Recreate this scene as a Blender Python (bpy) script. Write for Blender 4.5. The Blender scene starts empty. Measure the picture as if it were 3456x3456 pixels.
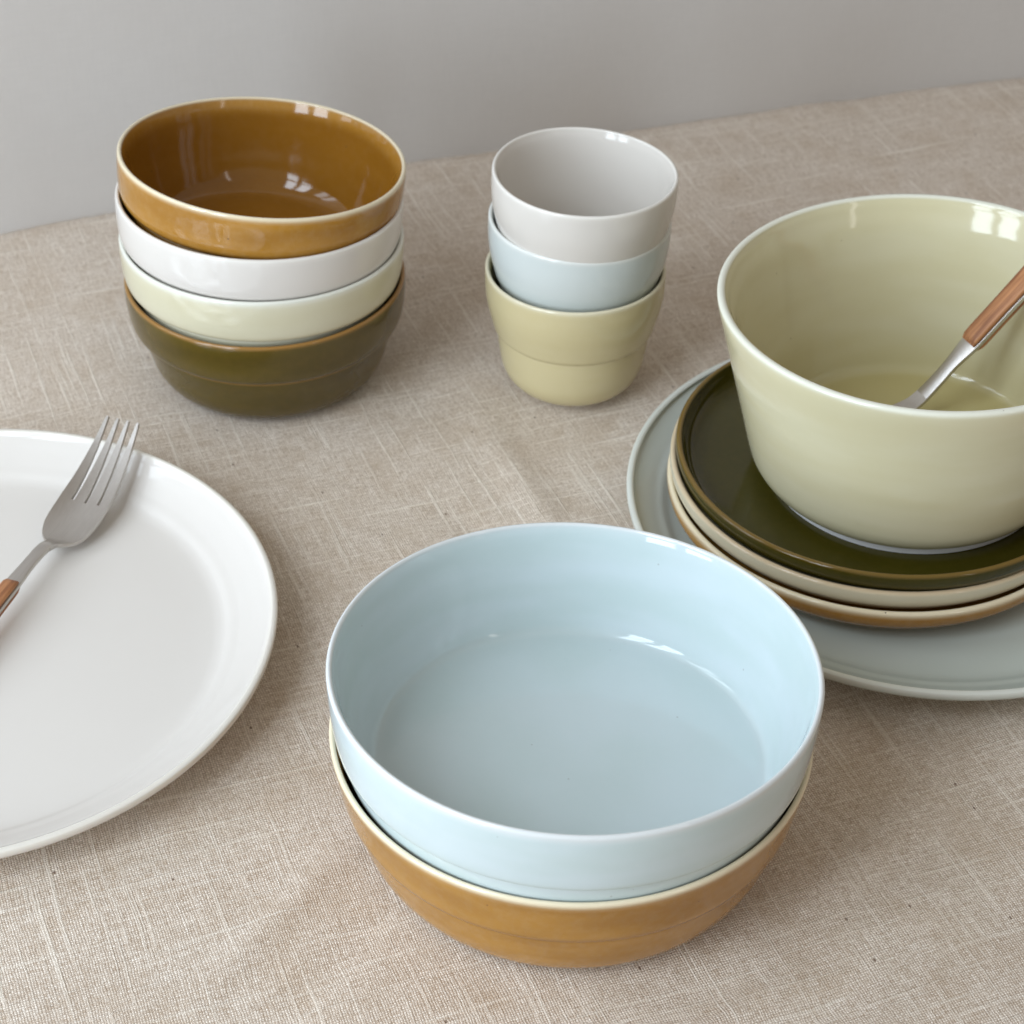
import bpy, bmesh, math, random
from mathutils import Vector, Matrix
R = math.radians
sc = bpy.context.scene

# ------------------------------------------------------------------ camera
CAM = Vector((0.0, -0.85, 0.62))
pitch, roll = R(38.20), R(1.265)
right, up0 = Vector((1, 0, 0)), Vector((0, math.sin(pitch), math.cos(pitch)))
fwd = Vector((0, math.cos(pitch), -math.sin(pitch)))
cr = right*math.cos(roll) + up0*math.sin(roll)
cu = -right*math.sin(roll) + up0*math.cos(roll)
cam_d = bpy.data.cameras.new('camera')
cam_d.lens, cam_d.sensor_width = 36*2.1, 36
cam_d.clip_start, cam_d.clip_end = 0.02, 50
cam_d.dof.use_dof = True
cam_d.dof.focus_distance = 0.83
cam_d.dof.aperture_fstop = 19
cam = bpy.data.objects.new('camera', cam_d)
cam.matrix_world = Matrix((
    (cr.x, cu.x, -fwd.x, CAM.x), (cr.y, cu.y, -fwd.y, CAM.y), (cr.z, cu.z, -fwd.z, CAM.z), (0, 0, 0, 1)))
sc.collection.objects.link(cam)
sc.camera = cam

# ------------------------------------------------------------------ room light
w = bpy.data.worlds.new('World'); sc.world = w; w.use_nodes = True
bg = w.node_tree.nodes['Background']
bg.inputs['Color'].default_value = (1.0, 0.905, 0.79, 1)
bg.inputs['Strength'].default_value = 0.38

def window(name, loc, target, sx, sy, power, color):
    d = bpy.data.lights.new(name, 'AREA'); d.shape = 'RECTANGLE'
    d.size, d.size_y, d.energy, d.color = sx, sy, power, color
    o = bpy.data.objects.new(name, d)
    o.location = loc
    o.rotation_euler = (Vector(target) - Vector(loc)).to_track_quat('-Z', 'Y').to_euler()
    sc.collection.objects.link(o)
    return o
DAY = (0.77, 0.885, 1.0)
# a tall daylight window at the front left, its four panes parted by frames
WIN = Vector((-0.82, -0.98, 0.0)); WT = Vector((0.0, -0.08, 0.0))
wx = Vector((0, 0, 1)).cross((WT-WIN).normalized()).normalized()
for k, (off, z, sx, sy, pw) in enumerate([(-0.19, 0.40, 0.27, 0.66, 5.8), (0.19, 0.40, 0.27, 0.66, 5.8),
                                          (-0.19, 1.36, 0.27, 1.14, 9.5), (0.19, 1.36, 0.27, 1.14, 9.5)]):
    p = WIN + wx*off; p.z = z
    window('window_light', p, (p.x + (WT-WIN).x, p.y + (WT-WIN).y, z), sx, sy, pw, DAY)
# a second window further along the left side
for y in (-0.36, -0.08):
    window('window_light', (-1.15, y, 0.92), (0.0, y+0.02, 0.92), 0.20, 1.10, 3.0, DAY)
# a faint narrow opening behind the camera, to the right
window('doorway_light', (1.25, -1.45, 0.75), (0.1, 0.0, 0.05), 0.09, 0.9, 0.9, (1, 0.95, 0.9))

vs = sc.view_settings
vs.view_transform = 'Standard'; vs.look = 'None'; vs.gamma = 1; vs.use_curve_mapping = False
vs.exposure = 0.03
sc.cycles.use_denoising = True
sc.cycles.max_bounces = 10
sc.cycles.diffuse_bounces = 6

# ------------------------------------------------------------------ helpers
def srgb(r, g, b):
    f = lambda c: (c/12.92 if c <= 0.04045 else ((c+0.055)/1.055)**2.4)
    return (f(r/255), f(g/255), f(b/255), 1)
def new_mat(name):
    m = bpy.data.materials.new(name); m.use_nodes = True
    nt = m.node_tree; return m, nt, nt.nodes['Principled BSDF']
def N(nt, t, **kw):
    n = nt.nodes.new(t)
    for k, v in kw.items(): setattr(n, k, v)
    return n
def mathn(nt, op, a, b=None, clamp=False):
    n = N(nt, 'ShaderNodeMath', operation=op); n.use_clamp = clamp
    for i, s in enumerate((a, b)):
        if s is None: continue
        if isinstance(s, (int, float)): n.inputs[i].default_value = s
        else: nt.links.new(s, n.inputs[i])
    return n.outputs[0]
def mixc(nt, fac, a, b, mode='MIX'):
    n = N(nt, 'ShaderNodeMix', data_type='RGBA', blend_type=mode)
    for i, s in ((0, fac), (6, a), (7, b)):
        if isinstance(s, (int, float)): n.inputs[i].default_value = s
        elif isinstance(s, tuple): n.inputs[i].default_value = s
        else: nt.links.new(s, n.inputs[i])
    return n.outputs[2]
def noise(nt, vec, scale, detail=3, rough=0.5):
    n = N(nt, 'ShaderNodeTexNoise')
    n.inputs['Scale'].default_value = scale; n.inputs['Detail'].default_value = detail
    n.inputs['Roughness'].default_value = rough
    nt.links.new(vec, n.inputs['Vector']); return n.outputs['Fac']
def mapping(nt, vec, scale=(1, 1, 1), rot=(0, 0, 0), loc=(0, 0, 0)):
    n = N(nt, 'ShaderNodeMapping')
    n.inputs['Scale'].default_value = scale; n.inputs['Rotation'].default_value = rot
    n.inputs['Location'].default_value = loc
    nt.links.new(vec, n.inputs['Vector']); return n.outputs[0]
def ramp(nt, fac, lo, hi):
    n = N(nt, 'ShaderNodeMapRange'); n.interpolation_type = 'SMOOTHSTEP'
    n.inputs['From Min'].default_value = lo; n.inputs['From Max'].default_value = hi
    nt.links.new(fac, n.inputs['Value']); return n.outputs[0]

def glaze(name, col, edge, pool, rough=0.10, var=0.10, speck=0.0):
    """glaze colour, colour where it runs thin on edges, colour where it pools thick"""
    m, nt, b = new_mat(name)
    tc = N(nt, 'ShaderNodeTexCoord').outputs['Object']
    at = N(nt, 'ShaderNodeAttribute', attribute_name='thin').outputs['Fac']
    n1 = noise(nt, mapping(nt, tc, (16, 16, 70)), 1.0, 2, 0.5)
    n2 = noise(nt, tc, 260, 3, 0.6)
    k = mathn(nt, 'MULTIPLY', ramp(nt, n1, 0.30, 0.70), var)
    c = mixc(nt, k, col, pool)
    c = mixc(nt, mathn(nt, 'MULTIPLY', ramp(nt, n2, .35, .75), var*0.10), c, edge)
    wob = mathn(nt, 'MULTIPLY', mathn(nt, 'SUBTRACT', n1, 0.5), 0.35)
    pos = mathn(nt, 'ADD', at, mathn(nt, 'MULTIPLY', wob, mathn(nt, 'MULTIPLY', at, 1.0)), True)
    c = mixc(nt, pos, c, edge)
    neg = mathn(nt, 'MULTIPLY', at, -1.0, True)
    c = mixc(nt, neg, c, pool)
    if speck:
        v = N(nt, 'ShaderNodeTexVoronoi'); v.inputs['Scale'].default_value = 130
        nt.links.new(tc, v.inputs['Vector'])
        s1 = mathn(nt, 'LESS_THAN', v.outputs['Distance'], 0.055)
        s2 = mathn(nt, 'GREATER_THAN', N2r(nt, v), 0.86)
        c = mixc(nt, mathn(nt, 'MULTIPLY', mathn(nt, 'MULTIPLY', s1, s2), speck), c, (0.08, 0.045, 0.02, 1))
    nt.links.new(c, b.inputs['Base Color'])
    b.inputs['IOR'].default_value = 1.52
    r = mathn(nt, 'ADD', mathn(nt, 'MULTIPLY', n2, 0.05), rough-0.025)
    nt.links.new(r, b.inputs['Roughness'])
    bp = N(nt, 'ShaderNodeBump'); bp.inputs['Strength'].default_value = 0.06
    bp.inputs['Distance'].default_value = 0.002
    nt.links.new(noise(nt, tc, 45, 2, 0.5), bp.inputs['Height'])
    nt.links.new(bp.outputs[0], b.inputs['Normal'])
    return m
def N2r(nt, v):
    s = N(nt, 'ShaderNodeSeparateColor'); nt.links.new(v.outputs['Color'], s.inputs[0]); return s.outputs[0]

M = {
 'amber': glaze('amber_glaze', srgb(172, 125, 52), srgb(228, 216, 188), srgb(122, 77, 14), 0.08, 0.42, 0.8),
 'white': glaze('white_glaze', srgb(213, 208, 202), srgb(224, 220, 214), srgb(208, 203, 196), 0.08, 0.10),
 'warmwhite': glaze('warm_white_glaze', srgb(211, 206, 199), srgb(224, 220, 213), srgb(203, 197, 188), 0.12, 0.12),
 'cream': glaze('cream_glaze', srgb(204, 199, 174), srgb(221, 221, 211), srgb(195, 187, 154), 0.08, 0.30),
 'creamplate': glaze('cream_plate_glaze', srgb(208, 202, 180), srgb(206, 186, 154), srgb(196, 187, 156), 0.09, 0.30),
 'olive': glaze('olive_glaze', srgb(86, 72, 27), srgb(150, 110, 56), srgb(62, 51, 16), 0.09, 0.45),
 'oliveplate': glaze('dark_olive_glaze', srgb(64, 59, 14), srgb(116, 92, 44), srgb(46, 42, 7), 0.07, 0.45),
 'blue': glaze('pale_blue_glaze', srgb(199, 213, 217), srgb(217, 221, 222), srgb(184, 202, 200), 0.05, 0.50, 0.25),
 'bluecup': glaze('grey_blue_glaze', srgb(200, 207, 205), srgb(216, 218, 214), srgb(190, 199, 197), 0.09, 0.20),
 'bluegrey': glaze('grey_blue_plate_glaze', srgb(194, 202, 196), srgb(212, 215, 208), srgb(184, 194, 188), 0.08, 0.25),
 'celadon': glaze('celadon_glaze', srgb(208, 202, 171), srgb(225, 225, 211), srgb(186, 174, 118), 0.09, 0.20, 0.3),
 'khaki': glaze('khaki_glaze', srgb(198, 186, 146), srgb(216, 208, 182), srgb(186, 172, 126), 0.09, 0.30),
 'plate_white': glaze('plate_white_glaze', srgb(217, 212, 206), srgb(222, 217, 208), srgb(213, 207, 200), 0.08, 0.06),
}
M['oliveplate'].node_tree.nodes['Principled BSDF'].inputs['Specular IOR Level'].default_value = 0.36
m, nt, b = new_mat('bare_porcelain'); b.inputs['Base Color'].default_value = srgb(214, 214, 214)
b.inputs['Roughness'].default_value = 0.55; M['bare'] = m

m, nt, b = new_mat('brushed_steel')
tc = N(nt, 'ShaderNodeTexCoord').outputs['Object']
b.inputs['Metallic'].default_value = 1.0
nn = noise(nt, mapping(nt, tc, (1400, 60, 1400)), 1.0, 3)
nt.links.new(mixc(nt, nn, srgb(188, 183, 178), srgb(204, 199, 194)), b.inputs['Base Color'])
nt.links.new(mathn(nt, 'ADD', mathn(nt, 'MULTIPLY', nn, 0.08), 0.31), b.inputs['Roughness'])
M['steel'] = m

m, nt, b = new_mat('handle_wood')
tc = N(nt, 'ShaderNodeTexCoord').outputs['Object']
g1 = noise(nt, mapping(nt, tc, (420, 26, 420)), 1.0, 5, 0.6)
g2 = noise(nt, mapping(nt, tc, (1500, 60, 1500)), 1.0, 3, 0.6)
c = mixc(nt, ramp(nt, g1, .32, .68), srgb(132, 82, 50), srgb(188, 132, 88))
c = mixc(nt, mathn(nt, 'MULTIPLY', ramp(nt, g2, .5, .75), .5), c, srgb(112, 64, 34))
nt.links.new(c, b.inputs['Base Color']); b.inputs['Roughness'].default_value = 0.5
bp = N(nt, 'ShaderNodeBump'); bp.inputs['Strength'].default_value = 0.15; bp.inputs['Distance'].default_value = 0.0006
nt.links.new(g2, bp.inputs['Height']); nt.links.new(bp.outputs[0], b.inputs['Normal'])
M['wood'] = m

def linen():
    m, nt, b = new_mat('linen')
    tc = N(nt, 'ShaderNodeTexCoord').outputs['Object']
    # slow waviness of the threads
    wn = N(nt, 'ShaderNodeTexNoise'); wn.inputs['Scale'].default_value = 18; wn.inputs['Detail'].default_value = 2
    nt.links.new(tc, wn.inputs['Vector'])
    va = N(nt, 'ShaderNodeVectorMath', operation='SCALE'); va.inputs['Scale'].default_value = 0.0035
    nt.links.new(wn.outputs['Color'], va.inputs[0])
    vb = N(nt, 'ShaderNodeVectorMath', operation='ADD')
    nt.links.new(mapping(nt, tc, rot=(0, 0, R(-22))), vb.inputs[0]); nt.links.new(va.outputs[0], vb.inputs[1])
    p = vb.outputs[0]
    wn2 = N(nt, 'ShaderNodeTexNoise'); wn2.inputs['Scale'].default_value = 420; wn2.inputs['Detail'].default_value = 2
    nt.links.new(tc, wn2.inputs['Vector'])
    vc = N(nt, 'ShaderNodeVectorMath', operation='SCALE'); vc.inputs['Scale'].default_value = 0.0009
    nt.links.new(wn2.outputs['Color'], vc.inputs[0])
    vd = N(nt, 'ShaderNodeVectorMath', operation='ADD')
    nt.links.new(p, vd.inputs[0]); nt.links.new(vc.outputs[0], vd.inputs[1])
    sx = N(nt, 'ShaderNodeSeparateXYZ'); nt.links.new(vd.outputs[0], sx.inputs[0])
    X, Y = sx.outputs[0], sx.outputs[1]
    PITCH = 0.00105
    ax = mathn(nt, 'MULTIPLY', X, math.pi/PITCH); ay = mathn(nt, 'MULTIPLY', Y, math.pi/PITCH)
    s = mathn(nt, 'MULTIPLY', mathn(nt, 'SINE', ax), mathn(nt, 'SINE', ay))
    over = mathn(nt, 'ABSOLUTE', s)                         # bumps of the plain weave
    which = mathn(nt, 'GREATER_THAN', s, 0.0)
    # per-thread shade
    tw = noise(nt, mapping(nt, p, (1/PITCH*0.8, 95, 1)), 1.0, 2, 0.7)
    tf = noise(nt, mapping(nt, p, (95, 1/PITCH*0.8, 1), loc=(3, 7, 0)), 1.0, 2, 0.7)
    tmix = N(nt, 'ShaderNodeMix', data_type='FLOAT')
    nt.links.new(which, tmix.inputs[0]); nt.links.new(tw, tmix.inputs[2]); nt.links.new(tf, tmix.inputs[3])
    th = tmix.outputs[0]
    # pale slubs running along both thread directions
    s1 = ramp(nt, noise(nt, mapping(nt, p, (430, 11, 1), loc=(1, 2, 0)), 1.0, 2, 0.5), 0.54, 0.76)
    s2 = ramp(nt, noise(nt, mapping(nt, p, (11, 430, 1), loc=(5, 4, 0)), 1.0, 2, 0.5), 0.54, 0.76)
    slub = mathn(nt, 'MAXIMUM', s1, s2)
    # irregular grains of darker and lighter fibre, brown flecks
    gr = noise(nt, p, 700, 3, 0.7)
    cloud = noise(nt, p, 34, 5, 0.65)
    v = N(nt, 'ShaderNodeTexVoronoi', voronoi_dimensions='2D'); v.inputs['Scale'].default_value = 120
    nt.links.new(mapping(nt, p, (1.0, 0.55, 1)), v.inputs['Vector'])
    fleck = mathn(nt, 'MULTIPLY', mathn(nt, 'LESS_THAN', v.outputs['Distance'], 0.055), mathn(nt, 'GREATER_THAN', N2r(nt, v), 0.965))
    base = mixc(nt, ramp(nt, th, 0.30, 0.70), srgb(208, 192, 174), srgb(247, 237, 225))
    base = mixc(nt, mathn(nt, 'MULTIPLY', ramp(nt, gr, 0.45, 0.70), 0.62), base, srgb(168, 145, 122))
    base = mixc(nt, mathn(nt, 'MULTIPLY', ramp(nt, cloud, 0.4, 0.75), 0.42), base, srgb(190, 166, 138))
    base = mixc(nt, mathn(nt, 'MULTIPLY', ramp(nt, over, 0.50, 0.0), 0.60), base, srgb(150, 128, 109))
    base = mixc(nt, mathn(nt, 'MULTIPLY', slub, 0.55), base, srgb(238, 229, 216))
    base = mixc(nt, mathn(nt, 'MULTIPLY', fleck, 0.75), base, srgb(92, 64, 44))
    nt.links.new(base, b.inputs['Base Color'])
    b.inputs['Roughness'].default_value = 0.95
    b.inputs['Specular IOR Level'].default_value = 0.15
    b.inputs['Sheen Weight'].default_value = 0.15; b.inputs['Sheen Roughness'].default_value = 0.5
    h = mathn(nt, 'ADD', mathn(nt, 'ADD', mathn(nt, 'MULTIPLY', over, 0.5), mathn(nt, 'MULTIPLY', th, 0.5)),
              mathn(nt, 'ADD', mathn(nt, 'MULTIPLY', slub, 0.5), mathn(nt, 'MULTIPLY', gr, 0.35)))
    bp = N(nt, 'ShaderNodeBump'); bp.inputs['Strength'].default_value = 0.9; bp.inputs['Distance'].default_value = 0.0005
    nt.links.new(h, bp.inputs['Height']); nt.links.new(bp.outputs[0], b.inputs['Normal'])
    return m
M['linen'] = linen()

def wallmat():
    m, nt, b = new_mat('grey_wall_cloth')
    tc = N(nt, 'ShaderNodeTexCoord').outputs['Object']
    n1 = noise(nt, mapping(nt, tc, (90, 90, 900)), 1.0, 3, 0.6)
    n2 = noise(nt, mapping(nt, tc, (900, 900, 90)), 1.0, 3, 0.6)
    n3 = noise(nt, tc, 9, 4, 0.55)
    th = mathn(nt, 'MULTIPLY', mathn(nt, 'ADD', n1, n2), 0.5)
    c = mixc(nt, ramp(nt, th, 0.35, 0.65), srgb(198, 194, 190), srgb(201, 197, 193))
    c = mixc(nt, mathn(nt, 'MULTIPLY', ramp(nt, n3, 0.35, 0.7), 0.35), c, srgb(194, 188, 182))
    nt.links.new(c, b.inputs['Base Color']); b.inputs['Roughness'].default_value = 0.9
    b.inputs['Specular IOR Level'].default_value = 0.2
    bp = N(nt, 'ShaderNodeBump'); bp.inputs['Strength'].default_value = 0.35; bp.inputs['Distance'].default_value = 0.0006
    nt.links.new(mathn(nt, 'ADD', mathn(nt, 'MULTIPLY', th, 0.4), mathn(nt, 'MULTIPLY', n3, 1.5)), bp.inputs['Height'])
    nt.links.new(bp.outputs[0], b.inputs['Normal'])
    return m
M['wall'] = wallmat()

def link(name, me, mat, parent=None):
    o = bpy.data.objects.new(name, me); sc.collection.objects.link(o)
    if mat is not None: me.materials.clear(); me.materials.append(mat)
    if parent is not None: o.parent = parent
    return o
def thing(name, label, cat, loc=(0, 0, 0), group=None):
    o = bpy.data.objects.new(name, None); sc.collection.objects.link(o)
    o.empty_display_size = 0.02
    o.location = loc; o['label'] = label; o['category'] = cat
    if group: o['group'] = group
    return o

# ------------------------------------------------------------------ tablecloth and wall
def smooth_noise_table(seed, n=64):
    rnd = random.Random(seed)
    g = [[rnd.uniform(-1, 1) for _ in range(n)] for _ in range(n)]
    def f(x, y):
        xi, yi = math.floor(x), math.floor(y); fx, fy = x-xi, y-yi
        fx = fx*fx*(3-2*fx); fy = fy*fy*(3-2*fy)
        a, b_ = g[xi % n][yi % n], g[(xi+1) % n][yi % n]
        c, d = g[xi % n][(yi+1) % n], g[(xi+1) % n][(yi+1) % n]
        return (a*(1-fx)+b_*fx)*(1-fy) + (c*(1-fx)+d*fx)*fy
    return f
nz1, nz2 = smooth_noise_table(3), smooth_noise_table(8)
CREASES = [((-0.115, -0.36), (-0.055, -0.265), 0.0008, 0.006), ((-0.10, -0.385), (-0.03, -0.29), -0.0006, 0.006),
           ((-0.17, -0.40), (-0.10, -0.33), 0.0006, 0.008), ((0.03, -0.42), (0.14, -0.36), 0.0007, 0.010),
           ((-0.02, 0.02), (0.03, -0.10), 0.0007, 0.008), ((0.16, -0.42), (0.26, -0.30), 0.0006, 0.010), ((0.06, -0.37), (0.11, -0.33), 0.0007, 0.005), ((0.085, -0.375), (0.13, -0.335), -0.0006, 0.005), ((-0.09, -0.12), (-0.05, -0.22), 0.0005, 0.007), ((0.12, -0.30), (0.17, -0.24), 0.0005, 0.008),
           ((-0.03, -0.06), (0.04, -0.14), -0.0006, 0.008)]
WN = (-0.3312, 0.9436)
FEET = [(-.1243, .0552, .045), (.0283, .0463, .022), (.0241, -.2609, .068), (.1852, -.0705, .09), (-.234, -.1731, .09)]
def wall_bow(s):
    return 0.0125*math.sin(math.pi*max(0, min(1, s/0.66)))**0.8
def cloth_z(x, y):
    z = 0.0020*nz1(x*11+3, y*8+5) + 0.0009*nz2(x*27+y*9, y*19-x*6)
    for (a, b_, h, wd) in CREASES:
        ax, ay = a; dx, dy = b_[0]-ax, b_[1]-ay; L2 = dx*dx+dy*dy
        t = ((x-ax)*dx+(y-ay)*dy)/L2
        tt = min(1, max(0, t)); d = math.hypot(x-ax-tt*dx, y-ay-tt*dy)
        z += 3.6*h*math.exp(-(d/wd)**2)*math.sin(math.pi*min(1, max(0, 0.1+0.8*tt)))
    for (px, py, pr) in FEET:
        z *= min(1, max(0, (math.hypot(x-px, y-py)-pr)/0.022))**.7
    q = (x+0.2885)*WN[0] + (y-0.1835)*WN[1] - wall_bow((x+0.287)*WN[1] - (y-0.179)*WN[0])
    z -= 0.0035*math.exp(-((q+0.001)/0.0035)**2) if q < 0 else 0.0035
    return z - 0.0002
X0, X1, Y0, Y1 = -0.80, 0.90, -0.62, 0.72
nx, ny = 340, 270
vs_ = [(X0+(X1-X0)*i/nx, Y0+(Y1-Y0)*j/ny, 0) for j in range(ny+1) for i in range(nx+1)]
vs_ = [(x, y, cloth_z(x, y)) for x, y, _ in vs_]
fs_ = [(j*(nx+1)+i, j*(nx+1)+i+1, (j+1)*(nx+1)+i+1, (j+1)*(nx+1)+i) for j in range(ny) for i in range(nx)]
me = bpy.data.meshes.new('tablecloth'); me.from_pydata(vs_, [], fs_)
me.polygons.foreach_set('use_smooth', [True]*len(me.polygons))
cloth = link('tablecloth', me, M['linen'])
cloth['label'] = 'natural beige linen cloth with pale slubs spread under all the dishes'
cloth['category'] = 'tablecloth'

# wall of grey cloth, standing on the table's far edge, slightly bowed
A, B = Vector((-0.2885, 0.1835)), Vector((0.3155, 0.3955))
d = (B-A).normalized(); nrm = Vector((-d.y, d.x))
vs_, fs_ = [], []
nu, nv = 90, 24
for j in range(nv+1):
    for i in range(nu+1):
        s = -0.60 + 1.75*i/nu
        zz = -0.01 + 0.85*(j/nv)**1.3
        bow = wall_bow(s) + 0.004*zz*nz1(s*6+9, zz*5)
        q = A + d*s + nrm*(bow + 0.012*zz)
        vs_.append((q.x, q.y, zz))
for j in range(nv):
    for i in range(nu):
        k = j*(nu+1)+i; fs_.append((k, k+1, k+nu+2, k+nu+1))
me = bpy.data.meshes.new('wall'); me.from_pydata(vs_, [], fs_)
me.polygons.foreach_set('use_smooth', [True]*len(me.polygons))
wall = link('wall', me, M['wall']); wall['kind'] = 'structure'

# ------------------------------------------------------------------ turned ceramics
def catmull(pts, sub):
    """pts: (r, z, thin, corner) -> dense curve; corner points keep a tight bend"""
    out = []
    n = len(pts)
    for i in range(n-1):
        p0 = pts[max(i-1, 0)]; p1 = pts[i]; p2 = pts[i+1]; p3 = pts[min(i+2, n-1)]
        d01 = max(math.hypot(p1[0]-p0[0], p1[1]-p0[1]), 1e-6)**.5
        d12 = max(math.hypot(p2[0]-p1[0], p2[1]-p1[1]), 1e-6)**.5
        d23 = max(math.hypot(p3[0]-p2[0], p3[1]-p2[1]), 1e-6)**.5
        L = math.hypot(p2[0]-p1[0], p2[1]-p1[1])
        k_ = max(2, min(14, int(L/0.0011)))
        for k in range(k_):
            t = k/k_; o = []
            for c in (0, 1):
                m1 = (p2[c]-p1[c]); m2 = m1
                if i > 0: m1 = (p1[c]-p0[c])/d01*d12*0 + ((p1[c]-p0[c])/d01 - (p2[c]-p0[c])/(d01+d12) + (p2[c]-p1[c])/d12)*d12
                if i < n-2: m2 = ((p2[c]-p1[c])/d12 - (p3[c]-p1[c])/(d12+d23) + (p3[c]-p2[c])/d23)*d12
                h = (2*t**3-3*t*t+1)*p1[c] + (t**3-2*t*t+t)*m1 + (-2*t**3+3*t*t)*p2[c] + (t**3-t*t)*m2
                o.append(h)
            out.append((o[0], o[1], p1[2]*(1-t)+p2[2]*t))
    out.append(pts[-1][:3])
    return out
SEG = 144; GROW = 1.006
def lathe_part(name, prof, nor, mat, parent):
    ph = parent.get('seed', 0.0)
    verts, faces, norms, thin = [], [], [], []
    n = len(prof)
    idx = []
    for (r, z, t), (nr, nzv) in zip(prof, nor):
        if r < 1e-6:
            idx.append([len(verts)]); verts.append((0, 0, z)); norms.append((0, 0, 1 if nzv > 0 else -1)); thin.append(t)
        else:
            row = []
            for k in range(SEG):
                a = 2*math.pi*k/SEG; ca, sa = math.cos(a), math.sin(a)
                row.append(len(verts)); ov = GROW*(1+0.0022*math.cos(2*a+ph)+0.0010*math.cos(3*a+2*ph)); wz = z*(1+0.006*math.sin(2*a+1.7*ph)) if z > 0.012 else z
                verts.append((r*ca*ov, r*sa*ov, wz)); norms.append((nr*ca, nr*sa, nzv)); thin.append(t)
            idx.append(row)
    for i in range(n-1):
        a, b_ = idx[i], idx[i+1]
        for k in range(SEG):
            k2 = (k+1) % SEG
            if len(a) == 1: faces.append((a[0], b_[k], b_[k2]))
            elif len(b_) == 1: faces.append((a[k], b_[0], a[k2]))
            else: faces.append((a[k], b_[k], b_[k2], a[k2]))
    me = bpy.data.meshes.new(name); me.from_pydata(verts, [], faces)
    me.polygons.foreach_set('use_smooth', [True]*len(me.polygons))
    at = me.attributes.new('thin', 'FLOAT', 'POINT'); at.data.foreach_set('value', thin)
    me.normals_split_custom_set_from_vertices(norms)
    return link(name, me, mat, parent)

def vessel(name, label, cat, inner, outer, lip, foot, mat, pos, tilt=(0, 0), yaw=0, group=None, rim_drop=0.0032,
           edge_thin=1.0, thin_in=0.5, lip_from=1):
    """inner: (r,z,thin) floor centre -> just under the lip; outer: lip -> base; lip = half thickness.
    foot = (outer radius, inner radius, height below z of the body underside)"""
    ir, iz = inner[-1][0], inner[-1][1]; orr, oz = outer[0][0], outer[0][1]
    # the rounded lip, from the inner wall over the top to the outer wall
    top = max(iz, oz) ; cx = (ir+orr)/2; hw = (orr-ir)/2
    lipp = [(cx-hw*math.cos(a), top + lip*math.sin(a), edge_thin) for a in [math.pi*k/8 for k in range(lip_from, 8)]]
    pts = [p if len(p) > 2 else (p[0], p[1], 0.0) for p in inner]
    pts = pts + lipp + [p if len(p) > 2 else (p[0], p[1], 0.0) for p in outer]
    dn = catmull(pts, 0)
    # normals
    nor = []
    for i in range(len(dn)):
        a = dn[max(i-1, 0)]; c = dn[min(i+1, len(dn)-1)]
        dx, dz = c[0]-a[0], c[1]-a[1]; L = math.hypot(dx, dz) or 1
        nor.append((-dz/L, dx/L))
    nor[0] = (0, 1)
    # thin glaze only near the lip, tapering away over rim_drop
    zr = top + lip
    dn2 = []
    li = max(range(len(dn)), key=lambda i: dn[i][1])
    for i, (r, z, t) in enumerate(dn):
        drop = zr - z
        fall = rim_drop*(1.0 if i >= li else thin_in)  # thin glaze reaches less far down on the inside of the lip
        q = max(0.0, 1-drop/fall) if drop < fall else 0.0
        q = q*q*(3-2*q)*edge_thin
        u_ = min(1.0, max(0.0, (drop-rim_drop*0.8)/(rim_drop*2.6)))
        base_t = t*u_*u_*(3-2*u_)
        dn2.append((r, z, max(q, base_t) if base_t >= 0 else base_t))
    cut_i = max(i for i in range(li) if zr-dn[i][1] > rim_drop*0.55)
    cut_o = min(i for i in range(li, len(dn)) if zr-dn[i][1] > rim_drop*0.85)
    root = thing(name, label, cat, pos, group)
    root['seed'] = (len(label)*1.37) % 6.28
    root.rotation_euler = Vector((math.sin(R(tilt[1])), -math.sin(R(tilt[0])), 1)).to_track_quat('Z', 'Y').to_euler()
    # body = inside sheet and outside sheet in one mesh, rim its own mesh
    body = lathe_part('body', dn2[:cut_i+1], nor[:cut_i+1], mat, root)
    out_o = lathe_part('body', dn2[cut_o:], nor[cut_o:], mat, root)
    join(body, out_o)
    lathe_part('rim', dn2[cut_i:cut_o+1], nor[cut_i:cut_o+1], mat, root)
    fo, fi, fz0, fz1 = foot
    fp = [(fi, fz1, 0), (fi, fz0+0.0006, 0), (fi+0.0005, fz0, 0), (fo-0.0007, fz0, 0), (fo-0.0002, fz0+0.0005, 0), (fo, fz1, 0)]
    fd = []
    for a, c in zip(fp[:-1], fp[1:]): fd += [a, ((a[0]+c[0])/2, (a[1]+c[1])/2, 0)]
    fd.append(fp[-1])
    fn = []
    for i in range(len(fd)):
        a = fd[max(i-1, 0)]; c = fd[min(i+1, len(fd)-1)]
        dx, dz = c[0]-a[0], c[1]-a[1]; L = math.hypot(dx, dz) or 1
        fn.append((dz/L*-1, dx/L))
    fn = [(-(-x), z) for x, z in fn]
    fr = lathe_part('foot_ring', fd, [(-dxn, dzn) if False else (dxn, dzn) for dxn, dzn in fn], M['bare'], root)
    return root
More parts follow.
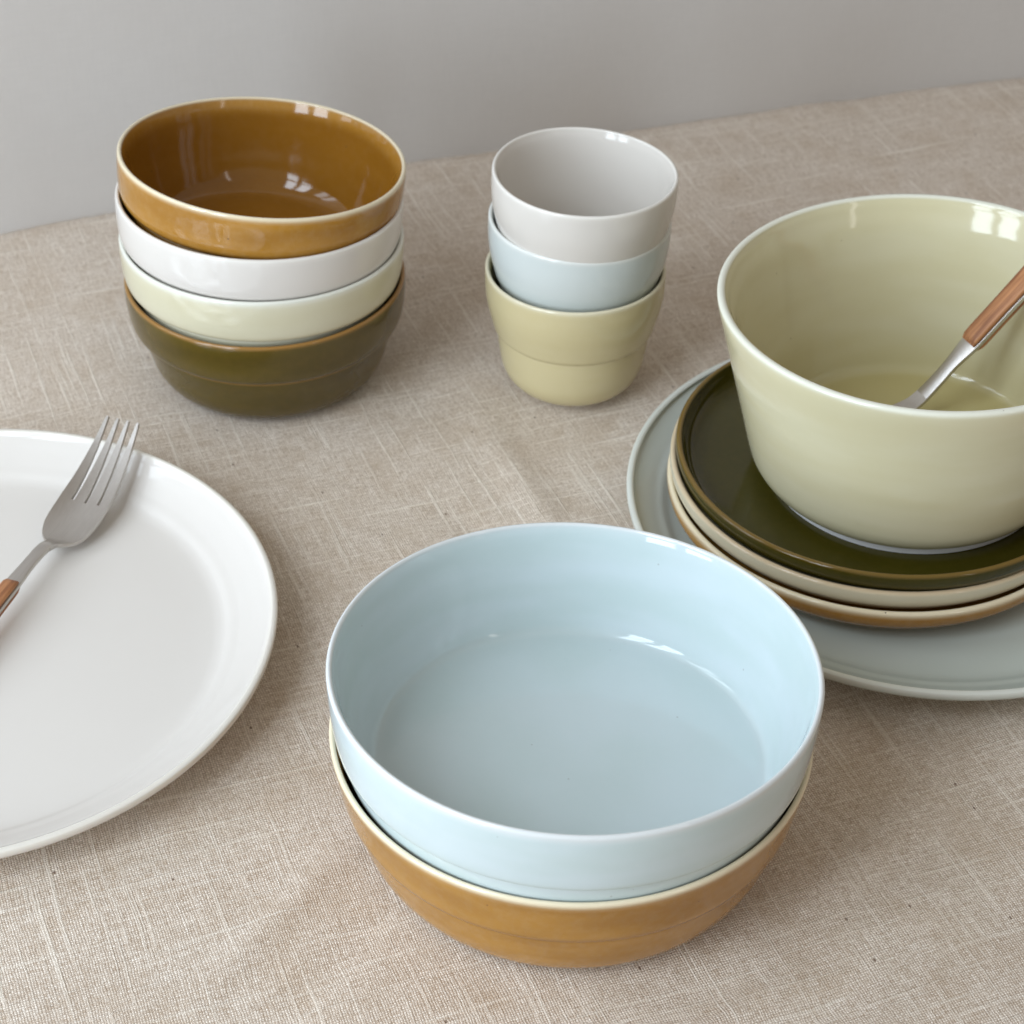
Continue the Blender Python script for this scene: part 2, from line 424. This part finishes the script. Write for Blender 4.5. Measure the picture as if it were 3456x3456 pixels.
def join(a, b_):
    """merge mesh of b_ into a keeping normals and attribute"""
    ma, mb = a.data, b_.data
    va = [v.co[:] for v in ma.vertices]; vb = [v.co[:] for v in mb.vertices]
    na = [n.vector[:] for n in ma.vertex_normals]; nb = [n.vector[:] for n in mb.vertex_normals]
    # custom normals live on corners: rebuild a per-vertex list from them
    def pv(me):
        out = [None]*len(me.vertices)
        for l in me.loops: out[l.vertex_index] = me.corner_normals[l.index].vector[:]
        return out
    na, nb = pv(ma), pv(mb)
    fa = [tuple(p.vertices) for p in ma.polygons]; fb = [tuple(i+len(va) for i in p.vertices) for p in mb.polygons]
    ta = [x.value for x in ma.attributes['thin'].data] + [x.value for x in mb.attributes['thin'].data]
    me = bpy.data.meshes.new('body'); me.from_pydata(va+vb, [], fa+fb)
    me.polygons.foreach_set('use_smooth', [True]*len(me.polygons))
    at = me.attributes.new('thin', 'FLOAT', 'POINT'); at.data.foreach_set('value', ta)
    me.normals_split_custom_set_from_vertices(na+nb)
    me.materials.append(ma.materials[0])
    a.data = me
    bpy.data.objects.remove(b_); bpy.data.meshes.remove(mb); bpy.data.meshes.remove(ma)

# profiles (metres). outer runs from lip down to the centre of the underside
def small_bowl(step_t=0.5, ridge=0.5):
    inner = [(0, .0105), (.020, .0105), (.040, .0105), (.0478, .0108), (.0516, .0122), (.0541, .0150), (.0562, .0195), (.0584, .0255),
             (.0604, .0315), (.0624, .0385), (.0637, .0450), (.0645, .0490), (.0652, .0520), (.0661, .0545)]
    outer = [(.0684, .0544), (.0685, .0500), (.0683, .0460), (.0680, .0420), (.0675, .0385), (.0668, .0355), (.0660, .0338, -step_t*.4),
             (.0650, .0327, -step_t), (.0636, .0322, -step_t), (.0629, .0317, ridge*.6), (.0628, .0309, ridge), (.0627, .0300, 0), (.0620, .0270), (.0608, .0230), (.0597, .0190), (.0586, .0145), (.0571, .0103),
             (.0549, .0064), (.0515, .0034), (.0465, .0022), (.030, .0022), (0, .0022)]
    return inner, outer, .0013, (.0460, .0425, 0, .0027)
def large_bowl(step_t=0.5, foot_z=0.0, sd=0.0, fl=0.0):
    inner = [(0, .0112, fl), (.035, .0112, fl), (.064, .0112, fl), (.0710, .0112, fl), (.0731, .0116, fl*.5), (.0747, .0131), (.0760, .0158), (.0778, .0198), (.0800, .0260), (.0822, .0330),
             (.0843, .0405), (.0859, .0465), (.0868, .0505), (.0875, .0530), (.0882, .0547)]
    outer = [(.0905, .0546), (.0901, .0515), (.0894, .0475), (.0885, .0428), (.0876, .0376), (.0869, .0341), (.0862, .0320, -step_t*.5),
             (.0855, .0311, -step_t), (.0847, .0307, -step_t), (.0845, .0300, -step_t*.3), (.0842, .0283), (.0836, .0260), (.0824, .0213), (.0812, .0167), (.0798, .0125), (.0780, .0086),
             (.0758, .0052), (.0730, .0028), (.069, .0020), (.04, .0020), (0, .0020)]
    return inner, outer, .0014, (.0685, .0645, foot_z, .0026)
def cup(step_t=0.22):
    inner = [(0, .0080), (.012, .0080), (.020, .0085), (.0262, .0108), (.0302, .0155), (.0322, .0210), (.0335, .0280), (.0350, .0350), (.0370, .0430),
             (.0387, .0510), (.0399, .0585), (.0406, .0630), (.0411, .0652), (.0418, .0672)]
    outer = [(.0438, .0671), (.0439, .0630), (.0438, .0585), (.0434, .0536), (.0426, .0487), (.0415, .0438), (.0404, .0395), (.0397, .0368, -step_t*.6),
             (.0385, .0354, -step_t), (.0379, .0350, -step_t), (.0378, .0343, step_t*.3), (.0377, .0330), (.0374, .0292), (.0368, .0244), (.0361, .0195), (.0351, .0146), (.0331, .0097), (.0295, .0053),
             (.0255, .0030), (.0215, .0024), (.010, .0024), (0, .0024)]
    return inner, outer, .0012, (.0225, .0200, 0, .0028)
def deep_bowl():
    inner = [(0, .0105, -.8), (.03, .0105, -.8), (.052, .0105, -.8), (.0598, .0106, -.8), (.0622, .0114, -.6), (.0640, .0138, -.4), (.0655, .0185, -.3), (.0672, .0250, -.15), (.0695, .0355),
             (.0733, .0510), (.0771, .0670), (.0808, .0815), (.0832, .0870), (.0842, .0895), (.0853, .0913)]
    outer = [(.0889, .0911), (.0884, .0875), (.0862, .0780), (.0828, .0635), (.0793, .0485), (.0760, .0345), (.0735, .0235), (.0722, .0180),
             (.0708, .0130), (.0688, .0090), (.0661, .0058), (.0634, .0042), (.0605, .0038), (.03, .0038), (0, .0038)]
    return inner, outer, .0015, (.0628, .0580, 0, .0048)
def dinner_plate(rr, zr, zf):
    k = zr-zf
    e = k/.0136
    inner = [(0, zf), (.05, zf), (.085, zf), (.103, zf+.0001), (.1092, zf+.0005), (.1122, zf+.0012), (.1142, zf+.0022), (.1160, zf+.0031),
             (.1185, zf+.0041*e), (.1215, zf+.0056*e), (.1250, zf+.0075*e), (.1285, zf+.0097*e), (.1308, zf+.0112*e), (rr-.0036, zr-.0011)]
    outer = [(rr-.0001, zr-.0020), (rr-.0005, zr-.0036), (rr-.0024, zr-.0058), (rr-.0065, zr-.0085), (rr-.013, zr-.0118), (rr-.021, zr-.0155), (rr-.031, zr-.0188), (rr-.040, .0024), (.06, .0024), (0, .0024)]
    return inner, outer, .0011, (.0920, .0880, 0, .0030)
def side_plate():
    inner = [(0, .0075), (.04, .0075), (.076, .0075), (.0825, .0078), (.0862, .0090), (.0885, .0112), (.0900, .0142), (.0907, .0162), (.0911, .0171)]
    outer = [(.0941, .0168), (.0941, .0150), (.0934, .0118), (.0908, .0082), (.0878, .0054), (.0835, .0034), (.078, .0026), (.04, .0026), (0, .0026)]
    return inner, outer, .0016, (.0755, .0720, 0, .0032)

def put(zrim, h, tilt, cx, cy):
    """position of the foot so that the rim centre lands at (cx, cy, zrim) with the given tilt"""
    n = Vector((math.sin(R(tilt[1])), -math.sin(R(tilt[0])), 1)).normalized()
    return Vector((cx, cy, zrim)) - n*h

cxD, cyD = -.1243, .0552
I_, O_, L_, F_ = small_bowl(0.6)
SB = 'small bowls stacked by the wall'
def sb(lbl, mat, z, tilt, dx, dy, st, rd, et=1.0):
    i_, o_, l_, f_ = small_bowl(st, st*1.2)
    if mat == 'amber': i_ = [(p[0], p[1], -.75) for p in i_]
    return vessel('small_bowl', lbl, 'bowl', i_, o_, l_, f_, M[mat], put(z, .0557, tilt, cxD+dx, cyD+dy), tilt, group=SB, rim_drop=rd, edge_thin=et)
sb('dark olive small bowl with brown rim at the bottom of the stack of four', 'olive', .0557, (0, .2), 0, 0, 0.6, .0024)
sb('pale cream green small bowl directly on the olive bowl', 'cream', .0788, (-1.45, 1.28), -.0002, -.0002, 0.3, .0040)
sb('plain white small bowl between the cream and the amber one', 'white', .0994, (-3.0, 2.85), -.0001, .001, 0.2, .0036)
sb('amber brown small bowl with pale rim, topmost of the stack of four', 'amber', .1170, (-4.56, 5.28), .0016, .0058, 0.35, .0030)

cxI, cyI = .0283, .0463
CG = 'cups stacked in the middle of the table'
def cp(lbl, mat, z, tilt, dx, dy):
    i_, o_, l_, f_ = cup()
    return vessel('cup', lbl, 'cup', i_, o_, l_, f_, M[mat], put(z, .0683, tilt, cxI+dx, cyI+dy), tilt, group=CG, rim_drop=.0030)
cp('khaki beige cup with a ridge round it, standing on the cloth under two cups', 'khaki', .0683, (0, 0), 0, 0)
cp('pale grey blue cup in the middle of the cup stack', 'bluecup', .0950, (.43, .95), .0012, .0023)
cp('warm white empty cup on top of the cup stack', 'warmwhite', .1204, (-.41, 1.66), .0028, 0)

cxF, cyF = .0241, -.2609
LG = 'large bowls stacked in the foreground'
i_, o_, l_, f_ = large_bowl(0.9)
vessel('large_bowl', 'large amber brown bowl with cream rim under the pale blue bowl', 'bowl', i_, o_, l_, f_, M['amber'],
       put(.0561, .0560, (0, .08), cxF, cyF), (0, .08), group=LG, rim_drop=.0036)
i_, o_, l_, f_ = large_bowl(0.25, -0.010, 0.0, -0.06)
o_ = [(.0905, .0546), (.0904, .0505), (.0901, .0455), (.0896, .0405), (.0890, .0355), (.0883, .0310), (.0878, .0290, -.2), (.0871, .0280, -.3),
      (.0866, .0277, -.3), (.0864, .0270), (.0861, .0255), (.0853, .0210), (.0838, .0168), (.0815, .0122), (.0776, .0079), (.0740, .0046), (.0690, .0021), (.04, .0020), (0, .0020)]
k_ = 1.0075
i_ = [(p[0]*k_,) + tuple(p[1:]) for p in i_]; o_ = [(p[0]*k_,) + tuple(p[1:]) for p in o_]
vessel('large_bowl', 'large empty pale blue bowl nested in the amber bowl', 'bowl', i_, o_, l_, f_, M['blue'],
       put(.0858, .0560, (-3.15, .42), .0245, cyF), (-3.15, .42), group=LG, rim_drop=.0040)

cxN, cyN = .1852, -.0705
i_, o_, l_, f_ = dinner_plate(.1324, .0224, .0105)
vessel('dinner_plate', 'large pale grey blue plate under the three small plates', 'plate', i_, o_, l_, f_, M['bluegrey'],
       (cxN, cyN, 0), (.2, .2), rim_drop=.0035, lip_from=3)
PG = 'side plates stacked under the deep bowl'
def sp(lbl, mat, z, tilt, dx, dy, rd):
    i_, o_, l_, f_ = side_plate()
    if mat == 'amber': o_ = [(p[0], p[1], -.6) for p in o_]
    return vessel('side_plate', lbl, 'plate', i_, o_, l_, f_, M[mat], put(z, .0185, tilt, cxN+dx, cyN+dy), tilt, group=PG, rim_drop=rd)
sp('amber brown small plate with thick cream rim, lowest of the three small plates', 'amber', .0296, (-.1, 0), -.0199, .0008, .0036)
sp('cream small plate between the olive and the amber plates', 'creamplate', .0373, (-.15, .1), -.0193, .0050, .0017)
sp('dark olive small plate with brown rim directly under the deep bowl', 'oliveplate', .0449, (-.4, -.9), -.0166, .0065, .0015)
i_, o_, l_, f_ = deep_bowl()
vessel('deep_bowl', 'deep pale celadon green bowl holding a wooden handled utensil', 'bowl', i_, o_, l_, f_, M['celadon'],
       put(.126, .0924, (-.58, -1.8), cxN-.0094, cyN+.0050), (-.58, -1.8), rim_drop=.0034)

cxP, cyP = -.2340, -.1731
i_, o_, l_, f_ = dinner_plate(.1359, .0228, .0092)
vessel('dinner_plate', 'large plain white plate with a fork lying on it', 'plate', i_, o_, l_, f_, M['plate_white'],
       (cxP, cyP, 0), (.3, -.17), rim_drop=.0035, lip_from=3)

# ------------------------------------------------------------------ cutlery
def frame_at(pts, i):
    a = pts[max(i-1, 0)]; c = pts[min(i+1, len(pts)-1)]
    return (c-a).normalized()
def resample(keys, n):
    """keys: list of tuples of equal length, first is parameter; smooth (catmull) interpolation"""
    t0, t1 = keys[0][0], keys[-1][0]; out = []
    for k in range(n+1):
        t = t0+(t1-t0)*k/n
        i = max(j for j in range(len(keys)-1) if keys[j][0] <= t+1e-9)
        a, b_ = keys[i], keys[i+1]; u = (t-a[0])/(b_[0]-a[0])
        pa = keys[max(i-1, 0)]; pb = keys[min(i+2, len(keys)-1)]
        v = [t]
        for c in range(1, len(a)):
            h = b_[0]-a[0]
            ma = (b_[c]-pa[c])/max(b_[0]-pa[0], 1e-9)*h; mb = (pb[c]-a[c])/max(pb[0]-a[0], 1e-9)*h
            v.append((2*u**3-3*u*u+1)*a[c]+(u**3-2*u*u+u)*ma+(-2*u**3+3*u*u)*b_[c]+(u**3-u*u)*mb)
        out.append(v)
    return out
def loft(name, rings, mat, parent, closed_ends=True):
    verts, faces = [], []
    n = len(rings[0])
    for r_ in rings: verts += [tuple(p) for p in r_]
    for i in range(len(rings)-1):
        for k in range(n):
            k2 = (k+1) % n
            faces.append((i*n+k, (i+1)*n+k, (i+1)*n+k2, i*n+k2))
    if closed_ends:
        faces.append(tuple(range(n))); faces.append(tuple(reversed(range((len(rings)-1)*n, len(rings)*n))))
    me = bpy.data.meshes.new(name); me.from_pydata(verts, [], faces)
    bm = bmesh.new(); bm.from_mesh(me); bmesh.ops.recalc_face_normals(bm, faces=bm.faces); bm.to_mesh(me); bm.free()
    me.polygons.foreach_set('use_smooth', [True]*len(me.polygons))
    try: me.set_sharp_from_angle(angle=R(50))
    except Exception: pass
    return link(name, me, mat, parent)

class Cutlery:
    """local frame: y runs from the tip (0) back along the handle, x across, z up out of the upper face"""
    def __init__(self, root, prof): self.root = root; self.prof = prof     # prof(y) -> (z of mid-line)
    def ring(self, y, x0, x1, z0, z1, bev):
        """rounded rectangle across the piece between x0..x1 and z0..z1 above the mid-line"""
        zc = self.prof(y); s = (self.prof(y+1e-4)-self.prof(y-1e-4))/2e-4
        L = math.hypot(1, s); ny_, nz_ = -s/L, 1/L
        b_ = min(bev, (x1-x0)*.49, (z1-z0)*.49)
        pts = [(x0+b_, z0), (x1-b_, z0), (x1-b_*.3, z0+b_*.3), (x1, z0+b_), (x1, z1-b_), (x1-b_*.3, z1-b_*.3), (x1-b_, z1), (x0+b_, z1), (x0+b_*.3, z1-b_*.3), (x0, z1-b_), (x0, z0+b_), (x0+b_*.3, z0+b_*.3)]
        return [Vector((x, y+z*ny_, zc+z*nz_)) for x, z in pts]

def interp(keys):
    def f(y):
        if y <= keys[0][0]: return keys[0][1] + (keys[1][1]-keys[0][1])/(keys[1][0]-keys[0][0])*(y-keys[0][0])
        if y >= keys[-1][0]: return keys[-1][1] + (keys[-1][1]-keys[-2][1])/(keys[-1][0]-keys[-2][0])*(y-keys[-1][0])
        i = max(j for j in range(len(keys)-1) if keys[j][0] <= y)
        a, b_ = keys[i], keys[i+1]; u = (y-a[0])/(b_[0]-a[0]); h = b_[0]-a[0]
        pa = keys[i-1] if i > 0 else a; pb = keys[i+2] if i+2 < len(keys) else b_
        ma = (b_[1]-pa[1])/(b_[0]-pa[0])*h; mb = (pb[1]-a[1])/(pb[0]-a[0])*h
        return (2*u**3-3*u*u+1)*a[1]+(u**3-2*u*u+u)*ma+(-2*u**3+3*u*u)*b_[1]+(u**3-u*u)*mb
    return f
def lin(a, b_, n): return [a+(b_-a)*k/n for k in range(n+1)]

def place(root, origin, ydir, xhint):
    y = Vector(ydir).normalized(); x = Vector(xhint); x = (x - y*x.dot(y)).normalized(); z = x.cross(y)
    root.matrix_world = Matrix(((x.x, y.x, z.x, origin[0]), (x.y, y.y, z.y, origin[1]), (x.z, y.z, z.z, origin[2]), (0, 0, 0, 1)))

def handle_parts(C, y_neck, y_wood, y_end, w_neck, w_wood, w_end, t=.0020, wood_t=.0026):
    wf = interp([(y_neck, w_neck), (y_wood-.012, w_neck*.96), (y_wood, w_wood*.96), (y_wood+.02, w_wood), ((y_wood+y_end)/2, (w_wood+w_end)/2), (y_end-.006, w_end), (y_end, w_end*.72)])
    loft('handle_core', [C.ring(y, -wf(y)/2, wf(y)/2, -t/2, t/2, .0005) for y in lin(y_neck, y_end, 60)], M['steel'], C.root)
    for s in (1, -1):
        rings = []
        for k, y in enumerate(lin(y_wood, y_end-.0015, 44)):
            e = min(y-y_wood, y_end-.0015-y); q = min(1, .45+.55*math.sqrt(max(0, min(1, e/.0030))))
            hh = wood_t*q; ww = wf(y)*(.90+.08*min(1, e/.0015)) - .0003
            z0, z1 = (t/2, t/2+hh) if s > 0 else (-t/2-hh, -t/2)
            rings.append(C.ring(y, -ww/2, ww/2, z0, z1, .0013))
        loft('wood_scale', rings, M['wood'], C.root)

# ---- fork on the white plate
fork = thing('fork', 'steel four tined fork with wooden handle lying across the white plate', 'fork')
P_tip, P_neck, P_end = Vector((-.1802, -.0465, .0375)), Vector((-.2038, -.1170, .0185)), Vector((-.2440, -.2290, .0185))
axis = (P_neck - P_tip); axis.z = 0
place(fork, (P_tip.x, P_tip.y, 0), (axis.x, axis.y, 0), (-1, 0.3, 0))
# height of the mid-line along the fork
FZ = interp([(0, .0366), (.012, .0291), (.024, .0228), (.036, .0180), (.048, .0153), (.058, .0143), (.065, .0147), (.0695, .0161), (.0735, .0186), (.079, .0205), (.086, .0212), (.10, .0212), (.13, .0196), (.16, .0170), (.195, .0134)])
C = Cutlery(fork, FZ)
TR = .0405                                             # where the tines begin
hw = interp([(TR-.001, .0121), (.046, .0122), (.052, .0121), (.0575, .0115), (.062, .0103), (.0655, .0084), (.068, .0062), (.070, .0043), (.0722, .0033), (.0785, .0031)])
def headring(y, n=14, x0=None, x1=None):
    wv = hw(y) if x0 is None else 0
    a, b_ = (-wv, wv) if x0 is None else (x0, x1)
    zc = FZ(y); s = (FZ(y+1e-4)-FZ(y-1e-4))/2e-4; L = math.hypot(1, s); ny_, nz_ = -s/L, 1/L
    dish = .0022*min(1, max(0, (.074-y)/.016))*min(1, max(0.25, y/.04))
    xs = lin(a, b_, n); t = .0009
    pt = lambda x, z: Vector((x, y+(z+dish*((x/.0121)**2))*ny_, zc+(z+dish*((x/.0121)**2))*nz_))
    return [pt(x, t) for x in xs] + [pt(b_+(.0003 if x0 is None else 0), 0)] + [pt(x, -t) for x in reversed(xs)] + [pt(a-(.0003 if x0 is None else 0), 0)]
head = loft('head', [headring(y) for y in lin(TR, .0785, 40)], M['steel'], fork)
tw_root, gap = .0049, .00155
for k in range(4):
    xc0 = (k-1.5)*(tw_root+gap)
    rings = []
    for y in lin(0, TR+.0006, 34):
        u = y/TR
        wd = tw_root*(.20+.80*min(1, (u*1.15)**.75)) if u < 1 else tw_root
        xc = xc0*(.80+.20*min(1, u))
        if k == 0: x0, x1 = xc-wd/2, xc+wd/2
        x0, x1 = xc-wd/2, xc+wd/2
        rings.append(headring(y, 6, x0, x1))
    loft('tine', rings, M['steel'], head)
handle_parts(C, .077, .105, .196, .0062, .0076, .0100, .0020, .0024)

# ---- utensil standing in the deep bowl
spoon = thing('spoon', 'steel utensil with wooden handle leaning inside the deep celadon bowl', 'spoon')
S0, S1 = Vector((.1827, -.0461, .0555)), Vector((.2490, -.0143, .1305))
yd = (S1-S0).normalized()
tocam = (CAM-S0).normalized()
place(spoon, S0 - yd*.060, yd, yd.cross(tocam + Vector((-.575, .375, .35))) )
# in this frame y = 0.060 is where the neck leaves sight behind the rim; the bowl of it bends to the floor
SZ = interp([(0, .0300), (.015, .0255), (.030, .0190), (.042, .0118), (.052, .0052), (.060, .0008), (.070, -.0004), (.09, 0), (.2, 0)])
C2 = Cutlery(spoon, SZ)
sw = interp([(0, .0040), (.004, .0085), (.012, .0125), (.022, .0140), (.032, .0125), (.042, .0085), (.050, .0050), (.058, .0040), (.066, .0037)])
def spoonring(y, n=14):
    wv = sw(y); zc = SZ(y); s = (SZ(y+1e-4)-SZ(y-1e-4))/2e-4; L = math.hypot(1, s); ny_, nz_ = -s/L, 1/L
    xs = lin(-wv, wv, n); t = .0009
    dd = .0055*max(0, min(1, (.056-y)/.02))*max(0, min(1, (y+.004)/.014))
    pt = lambda x, z: Vector((x, y+(z+dd*((x/wv)**2-1))*ny_, zc+(z+dd*((x/wv)**2-1))*nz_))
    return [pt(x, t) for x in xs] + [pt(wv+.0003, 0)] + [pt(x, -t) for x in reversed(xs)] + [pt(-wv-.0003, 0)]
loft('head', [spoonring(y) for y in lin(0, .0665, 50)], M['steel'], spoon)
handle_parts(C2, .065, .0962, .205, .0074, .0102, .0122, .0024, .0028)
